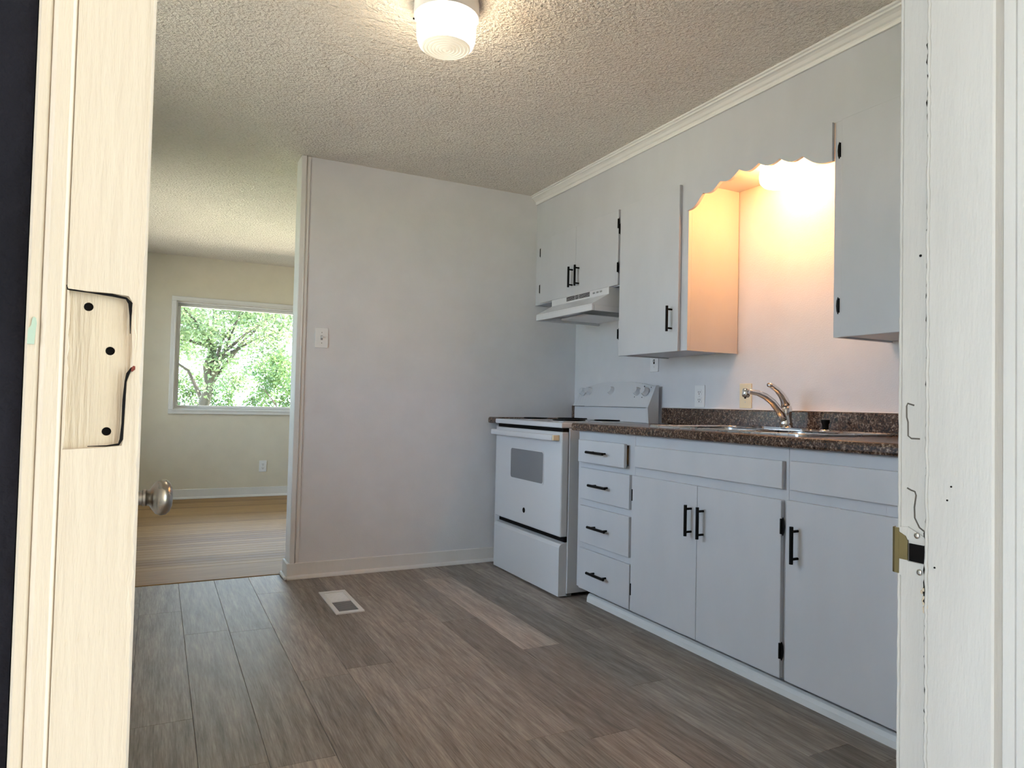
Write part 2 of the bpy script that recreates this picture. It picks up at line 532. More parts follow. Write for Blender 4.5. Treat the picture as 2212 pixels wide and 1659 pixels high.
for n_, (a, b, c, d) in enumerate(LW):  # unseen windows, added so daylight fills kitchen and living room
    wn = struct('window_%d' % (n_ + 2), bx(new(), XLW - 0.064, XLW - 0.060, a + 0.004, b - 0.004, c + 0.004, d - 0.004), 'glass', ('kitchen' if n_ == 0 else 'living room') + ' side window added unseen in the left wall for fill daylight', 'window')
    bm = new()
    for (p, q, r, s_) in ((a, b, c, c + 0.035), (a, b, d - 0.035, d), (a, a + 0.035, c + 0.0355, d - 0.0355), (b - 0.035, b, c + 0.0355, d - 0.0355), (a + 0.0355, b - 0.0355, (c + d) / 2 - 0.015, (c + d) / 2 + 0.015)):
        bx(bm, XLW - 0.10, XLW - 0.03, p + 0.001, q - 0.001, r + 0.001, s_ - 0.001)
    obj('sash', bm, 'trim', wn)
    bm = new()
    for (p, q, r, s_) in ((a - 0.06, b + 0.06, c - 0.06, c), (a - 0.06, b + 0.06, d, d + 0.06), (a - 0.06, a, c, d), (b, b + 0.06, c, d)):
        bx(bm, XLW + 0.0005, XLW + 0.018, p, q, r, s_, 0.003)
    obj('casing', bm, 'trim', wn)
# ---- entry doorway : left post
PY = -3.610
def jag(x, z0, z1, step, amp):
    n = max(2, int(abs(z1 - z0) / step)); out = []
    for i in range(n + 1):
        z = z0 + (z1 - z0) * i / n
        a = amp if abs(z - 1.0) < 0.12 else amp * 0.45
        out.append((x + random.uniform(-a, a), z))
    return out
PXR = -2.563
right_edge = jag(PXR, 0.0, 2.04, 0.006, 0.0006)
mort = [(-2.5985, 1.0675), (-2.590, 1.067), (-2.578, 1.0668), (-2.570, 1.066), (-2.5683, 1.063), (-2.5680, 1.055), (-2.5677, 1.042), (-2.5668, 1.030), (-2.5662, 1.026), (-2.5672, 1.0235), (-2.5690, 1.0205), (-2.5695, 1.010), (-2.5697, 0.995), (-2.5700, 0.986), (-2.5708, 0.9825), (-2.580, 0.9815), (-2.590, 0.981), (-2.5985, 0.9805)]
mort = mort + [(-2.5978 + random.uniform(-.0006, .0006), 0.9805 + 0.087 * i / 14) for i in range(1, 14)]
outer = [(-2.5992, 0.0)] + right_edge + [(-2.5992, 2.04)]
bm = new()
holed(bm, outer, [mort], 'y', PY, PY + 0.0035)
post = struct('trim_3', bm, 'cream', 'cream painted door post with an empty hinge mortise', 'door frame')
def circ(cx, cz, r, n=14):
    return [(cx + r * math.cos(2 * math.pi * i / n), cz + r * math.sin(2 * math.pi * i / n)) for i in range(n)]
holes = [(-2.5893, 1.0588), (-2.5782, 1.0350), (-2.5785, 0.9902)]
bm = new()
holed(bm, [(-2.5992, 0.90), (PXR - 0.001, 0.90), (PXR - 0.001, 1.13), (-2.5992, 1.13)], [circ(x, z, 0.0024) for x, z in holes], 'y', PY + 0.0036, PY + 0.009)
obj('mortise_bed', bm, 'bare', post)
bm = new(); bx(bm, -2.5992, PXR - 0.0006, PY + 0.0095, YD, 0.0, 2.04, 0.002)
obj('jamb_board', bm, 'cream', post)
for x, z in holes:
    obj('screw_hole', lathe(new(), [(0.0023, 0.0), (0.0023, 0.0045), (0.0, 0.0045)], (x, PY + 0.0050, z), (0, 1, 0), 12), 'dark', post)
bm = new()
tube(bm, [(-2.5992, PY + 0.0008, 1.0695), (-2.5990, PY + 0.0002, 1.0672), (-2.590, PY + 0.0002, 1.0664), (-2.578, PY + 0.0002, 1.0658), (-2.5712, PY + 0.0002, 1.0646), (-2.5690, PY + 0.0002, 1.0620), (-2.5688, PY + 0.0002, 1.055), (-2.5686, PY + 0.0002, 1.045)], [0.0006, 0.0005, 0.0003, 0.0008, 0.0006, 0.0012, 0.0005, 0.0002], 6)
obj('crack_and_shade', bm, 'dark', post)  # edge shadow of the mortise drawn as a dark line, partly paint crack
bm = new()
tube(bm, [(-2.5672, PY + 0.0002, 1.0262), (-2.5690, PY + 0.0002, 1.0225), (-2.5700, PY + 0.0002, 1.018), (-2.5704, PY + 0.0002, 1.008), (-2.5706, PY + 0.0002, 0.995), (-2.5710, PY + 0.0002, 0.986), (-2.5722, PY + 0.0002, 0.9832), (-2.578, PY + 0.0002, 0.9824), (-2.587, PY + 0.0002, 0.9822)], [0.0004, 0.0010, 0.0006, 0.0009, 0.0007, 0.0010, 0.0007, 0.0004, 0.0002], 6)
obj('crack_and_shade', bm, 'dark', post)  # dark line for crack gap and drawn-in shade at the lower mortise edge
bm = new()
tube(bm, [(-2.5660, PY - 0.0001, 1.0270), (-2.5664, PY - 0.0001, 1.0255), (-2.5672, PY - 0.0001, 1.0240)], [0.0006, 0.0012, 0.0005], 6)
obj('rust_spot', bm, 'rust', post)
bm = new()
tube(bm, [(-2.5668, PY + 0.0001, 1.061), (-2.5664, PY + 0.0001, 1.048), (-2.5655, PY + 0.0001, 1.044), (-2.5662, PY + 0.0001, 1.034)], [0.0002, 0.0004, 0.0004, 0.0002], 5)
obj('crack_and_shade', bm, 'bare', post)
# rounded paint-thick arris on the right edge
bm = new(); tube(bm, [(x - 0.0022, PY + 0.0022, z) for x, z in right_edge], 0.0024, 8)
obj('edge_bead', bm, 'cream', post, smooth=True)
# casing strips to the left
bm = new(); prism(bm, [(-2.6105, PY + 0.001), (-2.6080, PY - 0.0008), (-2.6015, PY - 0.0008), (-2.5994, PY + 0.001), (-2.5994, YX), (-2.6105, YX)], 'z', 0.0, 2.04)
obj('casing_strip', bm, 'cream', post)
bm = new(); prism(bm, [(-2.6175, PY + 0.0030), (-2.6160, PY + 0.0005), (-2.6125, PY + 0.0005), (-2.6107, PY + 0.002), (-2.6107, YX), (-2.6175, YX)], 'z', 0.0, 2.04)
obj('casing_edge', bm, 'cream', post)
bm = new(); holed(bm, [(-2.6162, 1.0365), (-2.6130, 1.0365), (-2.6126, 1.044), (-2.6122, 1.0475), (-2.6127, 1.0505), (-2.6136, 1.0512), (-2.6143, 1.0500), (-2.6147, 1.0465), (-2.6160, 1.0445)], [], 'y', PY - 0.0001, PY + 0.0004)
obj('paint_chip', bm, 'greenchip', post)
# small dents low on the post
for i, (x, z) in enumerate([(-2.5935, 0.877), (-2.588, 0.8785), (-2.583, 0.8795), (-2.578, 0.8805)]):
    bm = new()
    tube(bm, [(x, PY + 0.0002, z - 0.003), (x + 0.0004, PY + 0.0001, z), (x + 0.0008, PY + 0.0002, z + 0.003)], [0.0001, 0.00035, 0.0001], 5)
    obj('scratch', bm, 'bare', post)
# ---- right jamb
RX = -1.709
bm = new()
prism(bm, [(RX, YD), (RX, -3.5300), (RX - 0.012, -3.5315), (RX - 0.012, -3.6045), (RX - 0.0105, -3.607), (RX + 0.019, -3.607), (RX + 0.019, YD)], 'z', 0.0, 2.04)
jr = struct('trim_4', bm, 'jamb', 'worn grey white door jamb with a strike plate', 'door frame')
# chipped arris along stop and rabbet
bm = new(); tube(bm, [(RX - 0.0002 + random.uniform(-.0006, .0006), YD + 0.0006, 0.001 + 2.035 * i / 240) for i in range(241)], 0.0022, 6)
obj('edge_bead', bm, 'jamb', jr, smooth=True)
bm = new(); tube(bm, [(RX - 0.0122 + random.uniform(-.0009, .0005), -3.5318 + random.uniform(-.0008, .0008), 0.001 + 2.035 * i / 300) for i in range(301)], 0.0020, 6)
obj('stop_bead', bm, 'jamb', jr, smooth=True)
def crack(y, x, z0, z1, n, r0, r1, seed):
    rr = random.Random(seed); bm = new()
    tube(bm, [(x + rr.uniform(-.0004, .0004), y + rr.uniform(-.0008, .0008), z0 + (z1 - z0) * i / n) for i in range(n + 1)], [rr.uniform(r0, r1) * (0.3 if i in (0, n) else 1) for i in range(n + 1)], 6)
    obj('crack_and_shade', bm, 'dark', jr)
crack(-3.5297, RX - 0.0105, 1.36, 1.47, 26, 0.0006, 0.0026, 1)
crack(-3.5297, RX - 0.0108, 0.62, 1.36, 160, 0.0002, 0.0011, 2)
crack(-3.5297, RX - 0.0105, 0.77, 0.87, 22, 0.0008, 0.0030, 3)
crack(-3.5297, RX - 0.0108, 0.30, 0.62, 60, 0.0001, 0.0012, 4)
# patched old strike recesses : raised paint outline
def patch(pts):
    bm = new(); tube(bm, [(RX + 0.0003, y, z) for y, z in pts], 0.0011, 6)
    obj('filled_recess_edge', bm, 'putty', jr, smooth=True)
patch([(-3.5075, 1.0200), (-3.4990, 1.0225), (-3.4975, 1.0190), (-3.4978, 1.0050), (-3.4995, 0.9990), (-3.4998, 0.9815), (-3.5040, 0.9785), (-3.5150, 0.9785)])
patch([(-3.4990, 0.9160), (-3.5035, 0.9140), (-3.5090, 0.9125), (-3.5105, 0.9080), (-3.5085, 0.8930), (-3.5090, 0.8800), (-3.5150, 0.8690), (-3.5230, 0.8640)])
obj('nail_hole', lathe(new(), [(0.0016, 0.0), (0.0016, 0.001), (0.0, 0.001)], (RX - 0.0008, -3.5145, 1.2075), (1, 0, 0), 10), 'dark', jr)
for yy, zz in [(-3.5605, 0.925), (-3.5560, 0.9085), (-3.5415, 0.8265)]:
    obj('nail_hole', lathe(new(), [(0.0011, 0.0), (0.0011, 0.001), (0.0, 0.001)], (RX - 0.0128, yy, zz), (1, 0, 0), 10), 'dark', jr)
# strike plate
sp = obj('strike_plate', holed(new(), [(-3.5270, 0.8060), (-3.4895, 0.8060), (-3.4895, 0.8660), (-3.5015, 0.8680), (-3.5270, 0.8560)],
         [[(-3.5235, 0.8250), (-3.5015, 0.8250), (-3.5015, 0.8520), (-3.5235, 0.8480)]], 'x', RX - 0.0022, RX - 0.0006), 'jamb', jr)
sp['label'] = 'paint covered metal strike plate'
bm = new()
prism(bm, [(RX - 0.0036, -3.4904), (RX - 0.0024, -3.4904), (RX - 0.0024, -3.4860), (RX - 0.0010, -3.4828), (RX + 0.0050, -3.4810), (RX + 0.0050, -3.4798), (RX - 0.0020, -3.4815), (RX - 0.0036, -3.4850)], 'z', 0.8080, 0.8650)
obj('strike_lip', bm, 'brass', sp)
bm = new(); bx(bm, RX - 0.0005, RX + 0.0005, -3.5230, -3.5020, 0.8255, 0.8475)
obj('latch_hole', bm, 'dark', sp)
bm = new(); prism(bm, [(-3.5022, 0.8265), (-3.4905, 0.8265), (-3.4905, 0.8600), (-3.4990, 0.8560), (-3.5022, 0.8500)], 'x', RX - 0.0036, RX - 0.0023)
obj('worn_brass_face', bm, 'brass', sp)
for yy, zz in ((-3.5135, 0.8590), (-3.5170, 0.8145)):
    o = obj('screw', lathe(new(), [(0.0042, 0), (0.0036, 0.0016), (0.0014, 0.0022), (0, 0.0022)], (RX - 0.0022, yy, zz), (-1, 0, 0), 14), 'chrome', sp, smooth=True)
# chipped dark wood where the paint has come off below the strike
bm = new()
for i in range(9):
    yy = -3.5285 + random.uniform(-.004, .003); zz = 0.795 - i * 0.0032
    bx(bm, RX - 0.0130, RX - 0.0005, yy - 0.0012, yy + 0.0012, zz, zz + 0.0042, 0.0004)
obj('split_wood', bm, 'bare', jr)
# exterior casing at the right
bm = new()
prism(bm, [(RX + 0.0055, -3.6072), (RX + 0.0055, -3.6195), (RX + 0.0075, -3.6203), (RX + 0.0075, -3.6212), (RX + 0.0055, -3.6220), (RX + 0.0055, -3.645), (RX + 0.010, -3.650), (RX + 0.085, -3.645), (RX + 0.088, -3.6072)], 'z', 0.0, 2.12)
obj('outer_casing', bm, 'jamb', jr)
# head jamb
bm = new(); bx(bm, -2.5992, RX + 0.019, PY + 0.004, YD, 2.0405, 2.0445, 0.001)
struct('trim_5', bm, 'cream', 'cream head jamb over the doorway', 'door frame')
# sill and porch slab, lawn, added light blockers and bounce ground
bm = new(); prism(bm, [(YD - 0.0, -0.001), (YD - 0.012, 0.012), (-3.60, 0.010), (-3.66, -0.012), (-3.66, -0.03), (YD, -0.03)], 'x', -2.5985, RX + 0.018)
struct('trim_6', bm, 'oak', 'worn wooden door sill', 'sill')
struct('porch_floor', bx(new(), -5.5, 1.5, -9.4, -3.665, -0.16, -0.03, 0.01), 'slab', 'concrete porch slab outside the doorway', 'porch')
struct('lawn', bx(new(), -40, 40, YF + 0.15, 45, -0.6, -0.35), 'lawn', 'lawn beyond the living room window', 'lawn')
struct('shade_roof', bx(new(), -5.5, 1.5, -9.4, -3.61, 2.52, 2.62), 'cream', 'unseen carport roof added to shade the doorway', 'carport roof')  # added out of view to keep sky light off the door post
struct('wall_shade_side', bx(new(), -5.5, -5.38, -9.27, -5.1, -0.02, 2.519), 'cream', 'unseen side wall added to cut light on the doorway', 'wall')  # added out of view, closes the side to dim the door frame
struct('wall_shade_back', bx(new(), -5.5, 1.5, -9.4, -9.28, -0.16, 2.519), 'cream', 'unseen wall added to cut sky light and bounce warm light', 'wall')  # added out of view, blocks sky and returns warm light to the post
struct('bounce_drive', bx(new(), -9, 6, YF + 0.2, 8.2, -0.349, -0.30, 0.01), 'concrete', 'unseen pale drive added to bounce sun onto the living room ceiling', 'bounce_drive')  # added reflector surface for the living room ceiling
struct('bounce_yard', bx(new(), -40, XLW - 0.13, -9.4, YF + 0.15, -0.6, -0.35), 'yard', 'unseen yard kept pale to bounce light through the left windows', 'yard')  # ground out of view, pale as a light reflector
struct('front_yard', bx(new(), -40, 40, -45, -9.41, -0.6, -0.18), 'lawn', 'lawn in front of the porch', 'lawn')

# ---- entry door, open 90 degrees, its knob shows past the post
DFX = -2.586
bm = new(); bx(bm, DFX - 0.040, DFX, YD + 0.012, YD + 0.812, 0.012, 2.030, 0.002)
door = struct('door_1', bm, 'trim', 'white entry door standing open behind the cream post', 'door')
for z0, z1 in ((0.20, 0.95), (1.12, 1.88)):
    for s in (0, 1):
        y0 = YD + 0.13 + s * 0.30
        bm = new(); bx(bm, DFX + 0.0002, DFX + 0.004, y0, y0 + 0.24, z0, z1, 0.003)
        obj('raised_panel', bm, 'trim', door)
KY, KZ = -2.775, 0.8445
kb = obj('knob', lathe(new(), [(0.012, 0.0), (0.014, 0.006), (0.020, 0.010), (0.0265, 0.0150), (0.0295, 0.0225), (0.0285, 0.030), (0.0235, 0.036), (0.014, 0.0395), (0.0, 0.0405)], (DFX + 0.0200, KY, KZ), (1, 0, 0), 28), 'pewter', door, smooth=True)
kb['label'] = 'round tarnished metal door knob'
obj('rosette', lathe(new(), [(0.030, 0.0), (0.029, 0.004), (0.018, 0.007), (0.0, 0.007)], (DFX + 0.0003, KY, KZ), (1, 0, 0), 24), 'pewter', kb, smooth=True)
obj('shank', lathe(new(), [(0.0115, 0.0), (0.0115, 0.008), (0.0135, 0.009), (0.0135, 0.0128)], (DFX + 0.0074, KY, KZ), (1, 0, 0), 18), 'pewter', kb, autosmooth=True)

# ================================================================== CABINETS
def pull_v(door_, xf, y, zc, half=0.062):
    """vertical bar pull on a face at X = xf"""
    bm = new()
    tube(bm, [(xf - 0.031, y, zc - half), (xf - 0.031, y, zc + half)], 0.0066, 12)
    for s in (-1, 1):
        tube(bm, [(xf - 0.0003, y, zc + s * half * 0.74), (xf - 0.0265, y, zc + s * half * 0.74)], 0.0046, 10)
    o = obj('bar_pull', bm, 'black', door_, autosmooth=True)
    return o

def pull_h(dr, xf, yc, z, half=0.073):
    bm = new()
    tube(bm, [(xf - 0.031, yc - half, z), (xf - 0.031, yc + half, z)], 0.0066, 12)
    for s in (-1, 1):
        tube(bm, [(xf - 0.0003, yc + s * half * 0.68, z), (xf - 0.0265, yc + s * half * 0.68, z)], 0.0046, 10)
    return obj('bar_pull', bm, 'black', dr, autosmooth=True)

def hinge(door_, xf, y, zc, s=1, wide=0.010):
    """black wrap hinge : barrel + leaf with pointed tips at a door edge"""
    bm = new()
    tube(bm, [(xf - 0.0045, y, zc - 0.026), (xf - 0.0045, y, zc + 0.026)], 0.0042, 10)
    hh = 0.032
    pts = [(y, zc - hh * .7), (y + s * wide * .5, zc - hh), (y + s * wide, zc - hh * .6), (y + s * wide * 1.15, zc), (y + s * wide, zc + hh * .6), (y + s * wide * .5, zc + hh), (y, zc + hh * .7)]
    prism(bm, pts, 'x', xf - 0.0026, xf - 0.0004)
    return obj('hinge', bm, 'black', door_)

def slab(name, parent, xf, y0, y1, z0, z1, th=0.018, mat='cab', bev=0.0025):
    """overlay front whose outer face is at X = xf"""
    bm = new(); bx(bm, xf, xf + th - 0.0006, y0, y1, z0, z1, bev, 2)
    return obj(name, bm, mat, parent)

XF, XB = -0.629, -0.004           # base: door face, back
XFF = XF + 0.018                  # face frame plane
ZB, ZT = 0.090, 0.8795            # carcass bottom, top

def base_carcass(t, y0, y1, z0=ZB, z1=ZT, xf=XFF, open_top=False, stiles=(), rails=()):
    bm = new()
    bx(bm, xf + 0.019, XB, y1 - 0.016, y1 - 0.0004, z0, z1)
    bx(bm, xf + 0.019, XB, y0 + 0.0004, y0 + 0.016, z0, z1)
    bx(bm, xf + 0.019, XB, y0 + 0.0165, y1 - 0.0165, z0, z0 + 0.016)
    bx(bm, XB - 0.006, XB, y0 + 0.0165, y1 - 0.0165, z0 + 0.0165, z1)
    if not open_top:
        bx(bm, xf + 0.019, XB - 0.0065, y0 + 0.0165, y1 - 0.0165, z1 - 0.014, z1)
    obj('body', bm, 'cab', t)
    bm = new()
    holes_ = []
    outer_ = [(y0 + 0.0004, z0), (y1 - 0.0004, z0), (y1 - 0.0004, z1), (y0 + 0.0004, z1)]
    for (a, b, c, d) in rails:
        holes_.append([(a, c), (b, c), (b, d), (a, d)])
    holed(bm, outer_, holes_, 'x', xf, xf + 0.0185)
    obj('face_frame', bm, 'cab', t)

# --- drawer base
t = thing('drawer_cabinet', 'white base cabinet with four drawers beside the range', 'cabinet', (-0.31, -1.257, 0.0), 'base cabinets under the worktop')
base_carcass(t, -1.498, -1.024, rails=[(-1.445, -1.075, 0.735, 0.83), (-1.445, -1.075, 0.555, 0.69), (-1.445, -1.075, 0.34, 0.50), (-1.445, -1.075, 0.115, 0.285)])
for (z0, z1, y0, zp, pull_out) in ((0.727, 0.838, -1.456, 0.782, 0.016), (0.541, 0.698, -1.478, 0.619, 0.0), (0.324, 0.508, -1.479, 0.415, 0.0), (0.092, 0.294, -1.488, 0.192, 0.0)):
    d = slab('drawer', t, XF - pull_out, y0, -1.068, z0, z1)
    if pull_out:
        bm = new()
        bx(bm, XF - pull_out + 0.018, -0.25, -1.440, -1.430, 0.745, 0.815); bx(bm, XF - pull_out + 0.018, -0.25, -1.090, -1.080, 0.745, 0.815); bx(bm, XF - pull_out + 0.018, -0.25, -1.4295, -1.0905, 0.740, 0.7445)
        obj('drawer_box', bm, 'oak', d)
    pull_h(d, XF - pull_out, -1.257, zp)
# --- sink base
t = thing('sink_cabinet', 'white sink base cabinet with two doors and paired black pulls', 'cabinet', (-0.31, -1.92, 0.0), 'base cabinets under the worktop')
base_carcass(t, -2.358, -1.4985, open_top=True, rails=[(-2.32, -1.54, 0.12, 0.68)])
slab('false_front', t, XF, -2.343, -1.512, 0.738, 0.834)
for y0, y1, yp, yh, s in ((-1.9235, -1.496, -1.891, -1.500, 1), (-2.341, -1.9255, -1.960, -2.345, -1)):
    d = slab('door', t, XF, y0, y1, 0.092, 0.700)
    pull_v(d, XF, yp, 0.560)
    for zh in (0.611, 0.188):
        hinge(d, XF + (0.006 if s > 0 else 0), yh, zh, s * (-1 if s < 0 else 1) * (1 if s > 0 else 1), 0.002 if s > 0 else 0.010) if s > 0 else hinge(d, XF, yh, zh, -1, 0.012)
# --- next base cabinet, partly behind the jamb
t = thing('base_cabinet', 'white base cabinet nearest the doorway with single black pull', 'cabinet', (-0.31, -2.72, 0.0), 'base cabinets under the worktop')
base_carcass(t, -3.06, -2.3585, rails=[(-3.0, -2.42, 0.12, 0.68), (-3.0, -2.42, 0.76, 0.82)])
slab('false_front', t, XF, -3.02, -2.376, 0.738, 0.838)
d = slab('door', t, XF, -3.02, -2.362, 0.092, 0.703)
pull_v(d, XF, -2.412, 0.560)
for zh in (0.611, 0.188): hinge(d, XF + 0.004, -3.022, zh, -1, 0.003)
# --- toe board
bm = new(); bx(bm, -0.480, -0.468, -3.06, -1.030, 0.0005, 0.0885, 0.001)
tb = struct('baseboard_right', bm, 'cab', 'toe kick board with white strip under the base cabinets', 'baseboard')
bm = new()
q = [(-0.5265, 0.0005), (-0.5265, 0.042), (-0.534, 0.042), (-0.542, 0.036), (-0.548, 0.022), (-0.550, 0.0005)]
prism(bm, q, 'y', -3.06, -1.028)
obj('toe_strip', bm, 'trim', tb)

# --- narrow filler cabinet between range and back wall
t = thing('filler_cabinet', 'narrow white filler cabinet between range and partition wall', 'cabinet', (-0.31, -0.068, 0.0), 'base cabinets under the worktop')
bm = new(); bx(bm, -0.590, XB, -0.1330, -0.0365, 0.0005, ZT, 0.001)
obj('body', bm, 'cab', t)
slab('front_panel', t, -0.609, -0.130, -0.036, 0.10, 0.87)

# --- worktops
CT0, CT1 = 0.880, 0.9200
def nose(bm, y0, y1, xa=-0.645, xb=-0.004, z0=CT0, z1=CT1):
    pts = [(xb, z0), (xa + 0.012, z0 - 0.0), (xa + 0.003, z0 + 0.004), (xa, z0 + 0.012), (xa, z1 - 0.012), (xa + 0.004, z1 - 0.003), (xa + 0.012, z1), (xb, z1)]
    prism(bm, pts, 'y', y0, y1)
SY0, SY1, SX0, SX1 = -2.365, -1.565, -0.555, -0.135   # sink cut-out
WY1 = -1.000
t = thing('worktop', 'brown speckled laminate worktop with backsplash around the sink', 'worktop', (-0.31, -2.0, CT0))
bm = new()
nose(bm, SY1, WY1); nose(bm, -3.06, SY0)
prism(bm, [(SX0, CT0), (-0.645 + 0.012, CT0), (-0.642, CT0 + .004), (-0.645, CT0 + .012), (-0.645, CT1 - .012), (-0.641, CT1 - .003), (-0.633, CT1), (SX0, CT1)], 'y', SY0, SY1)
bx(bm, SX1, -0.004, SY0, SY1, CT0, CT1)
obj('top', bm, 'granite', t)
bm = new(); bx(bm, -0.024, -0.0015, -3.06, -0.955, CT1 + 0.0003, 1.0065, 0.004, 2)
obj('backsplash', bm, 'granite', t)
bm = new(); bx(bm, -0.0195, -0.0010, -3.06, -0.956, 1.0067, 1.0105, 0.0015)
obj('halo_line', bm, 'trim', t)  # pale line drawn in for a bright halo along the backsplash top
t = thing('worktop', 'short brown worktop strip between range and partition wall', 'worktop', (-0.31, -0.068, CT0))
bm = new(); nose(bm, -0.1335, -0.0020, xa=-0.652, z0=CT0 + .004, z1=CT1 + .004)
obj('top', bm, 'granite', t)
bm = new(); bx(bm, -0.024, -0.0015, -0.1335, -0.0020, CT1 + 0.0045, 1.0085, 0.004, 2)
obj('backsplash', bm, 'granite', t)

# --- sink
t = thing('kitchen_sink', 'stainless steel double bowl drop-in sink in the worktop', 'sink', (-0.34, -1.965, CT1))
def rrect(x0, x1, y0, y1, r, n=5):
    out = []
    for cx, cy, a in ((x1 - r, y1 - r, 0), (x0 + r, y1 - r, 90), (x0 + r, y0 + r, 180), (x1 - r, y0 + r, 270)):
        for i in range(n + 1):
            tt = math.radians(a + 90 * i / n)
            out.append((cx + r * math.cos(tt), cy + r * math.sin(tt)))
    return out
B1 = (-0.535, -0.165, -1.945, -1.600); B2 = (-0.535, -0.165, -2.330, -1.985)
bm = new()
holed(bm, rrect(-0.585, -0.068, -2.395, -1.535, 0.035), [rrect(*B1, 0.05), rrect(*B2, 0.05)], 'z', CT1 + 0.0004, CT1 + 0.005)
obj('rim', bm, 'steel', t)
bm = new()
tube(bm, [(x, y, CT1 + 0.0060) for x, y in rrect(-0.580, -0.073, -2.390, -1.540, 0.035)] + [(-0.073 , -1.575, CT1 + 0.0060)], 0.0045, 8)
obj('rim_bead', bm, 'steel', t, smooth=True)
for B in (B1, B2):
    bm = new()
    top = rrect(*B, 0.05); bot = rrect(B[0] + .02, B[1] - .02, B[2] + .02, B[3] - .02, 0.045)
    rr = []
    for lp, z in ((top, CT1 + .004), (top, CT1 - .02), (bot, CT1 - 0.150), (bot, CT1 - 0.152), (top, CT1 - 0.022)):
        rr.append([bm.verts.new((x, y, z)) for x, y in lp])
    n = len(top)
    for a, b in zip(rr[:3], rr[1:3]):
        for j in range(n): bm.faces.new((a[j], a[(j + 1) % n], b[(j + 1) % n], b[j]))
    bm.faces.new(rr[2])
    for vv in rr[3] + rr[4]: bm.verts.remove(vv)
    bo = obj('bowl', bm, 'steel', t, autosmooth=True)
    obj('drain', lathe(new(), [(0.04, 0.0), (0.04, 0.003), (0.028, 0.004), (0.02, 0.001), (0, 0.001)], ((B[0] + B[1]) / 2, (B[2] + B[3]) / 2, CT1 - 0.1498)), 'chrome', bo, smooth=True)

# --- faucet
FX, FY, FZ = -0.108, -1.900, CT1 + 0.0052
t = thing('kitchen_faucet', 'chrome single lever faucet arching over the sink', 'faucet', (FX, FY, FZ))
bm = new(); prism(bm, rrect(FX - 0.028, FX + 0.028, FY - 0.125, FY + 0.125, 0.027), 'z', FZ, FZ + 0.009)
obj('base_plate', bm, 'chrome', t)
obj('faucet_body', lathe(new(), [(0.027, 0.0), (0.026, 0.02), (0.022, 0.035), (0.023, 0.06), (0.025, 0.078), (0.020, 0.095), (0.0, 0.10)], (FX, FY, FZ + 0.0092), (0, 0, 1), 22), 'chrome', t, smooth=True)
bm = new()
sp_pts = [(FX - 0.012, FY, FZ + 0.045), (FX - 0.045, FY + .002, FZ + 0.085), (FX - 0.080, FY + .004, FZ + 0.118), (FX - 0.120, FY + .007, FZ + 0.142), (FX - 0.160, FY + .010, FZ + 0.156), (FX - 0.200, FY + .013, FZ + 0.160), (FX - 0.216, FY + .014, FZ + 0.158)]
tube(bm, sp_pts, [0.017, 0.016, 0.015, 0.014, 0.0125, 0.0115, 0.011], 14)
so = obj('spout', bm, 'chrome', t, smooth=True)
obj('aerator', lathe(new(), [(0.013, 0.0), (0.016, 0.004), (0.016, 0.030), (0.012, 0.036), (0.0, 0.036)], (FX - 0.222, FY + .0145, FZ + 0.172), (-0.12, 0, -1), 16), 'chrome', so, autosmooth=True)
bm = new()
lv = [(FX - 0.004, FY, FZ + 0.105), (FX - 0.012, FY, FZ + 0.128), (FX - 0.030, FY, FZ + 0.150), (FX - 0.058, FY, FZ + 0.172), (FX - 0.090, FY, FZ + 0.188), (FX - 0.110, FY, FZ + 0.192)]
tube(bm, lv, [0.020, 0.018, 0.015, 0.013, 0.012, 0.009], 12)
obj('lever_handle', bm, 'chrome', t, smooth=True)
# --- sprayer button at the back of the sink
t = thing('sink_sprayer', 'small black side sprayer cap at the back of the sink', 'sprayer', (-0.100, -2.093, CT1 + 0.0052))
obj('collar', lathe(new(), [(0.024, 0.0), (0.022, 0.006), (0.014, 0.010), (0.0, 0.010)], (-0.100, -2.093, CT1 + 0.0053), (0, 0, 1), 18), 'chrome', t, smooth=True)
obj('spray_head', lathe(new(), [(0.012, 0.0), (0.013, 0.020), (0.017, 0.026), (0.017, 0.038), (0.0, 0.040)], (-0.100, -2.093, CT1 + 0.0155), (0, 0, 1), 18), 'black', t, autosmooth=True)

# ================================================================== WALL CABINETS
UX, UF = -0.343, -0.325        # door face, face frame
UZ0, UZ1 = 1.283, 2.0900
def wall_carcass(t, y0, y1, z0, z1, rails):
    bm = new()
    bx(bm, UF + 0.019, XB, y1 - 0.016, y1 - 0.0004, z0, z1); bx(bm, UF + 0.019, XB, y0 + 0.0004, y0 + 0.016, z0, z1)
    bx(bm, UF + 0.019, XB, y0 + 0.0165, y1 - 0.0165, z0 + 0.006, z0 + 0.020); bx(bm, UF + 0.019, XB, y0 + 0.0165, y1 - 0.0165, z1 - 0.016, z1)
    bx(bm, XB - 0.005, XB, y0 + 0.0165, y1 - 0.0165, z0 + 0.0205, z1 - 0.0165)
    obj('body', bm, 'cab', t)
    bm = new()
    holed(bm, [(y0 + .0004, z0), (y1 - .0004, z0), (y1 - .0004, z1), (y0 + .0004, z1)], [[(a, c), (b, c), (b, dd), (a, dd)] for a, b, c, dd in rails], 'x', UF, UF + 0.0185)
    obj('face_frame', bm, 'cab', t)

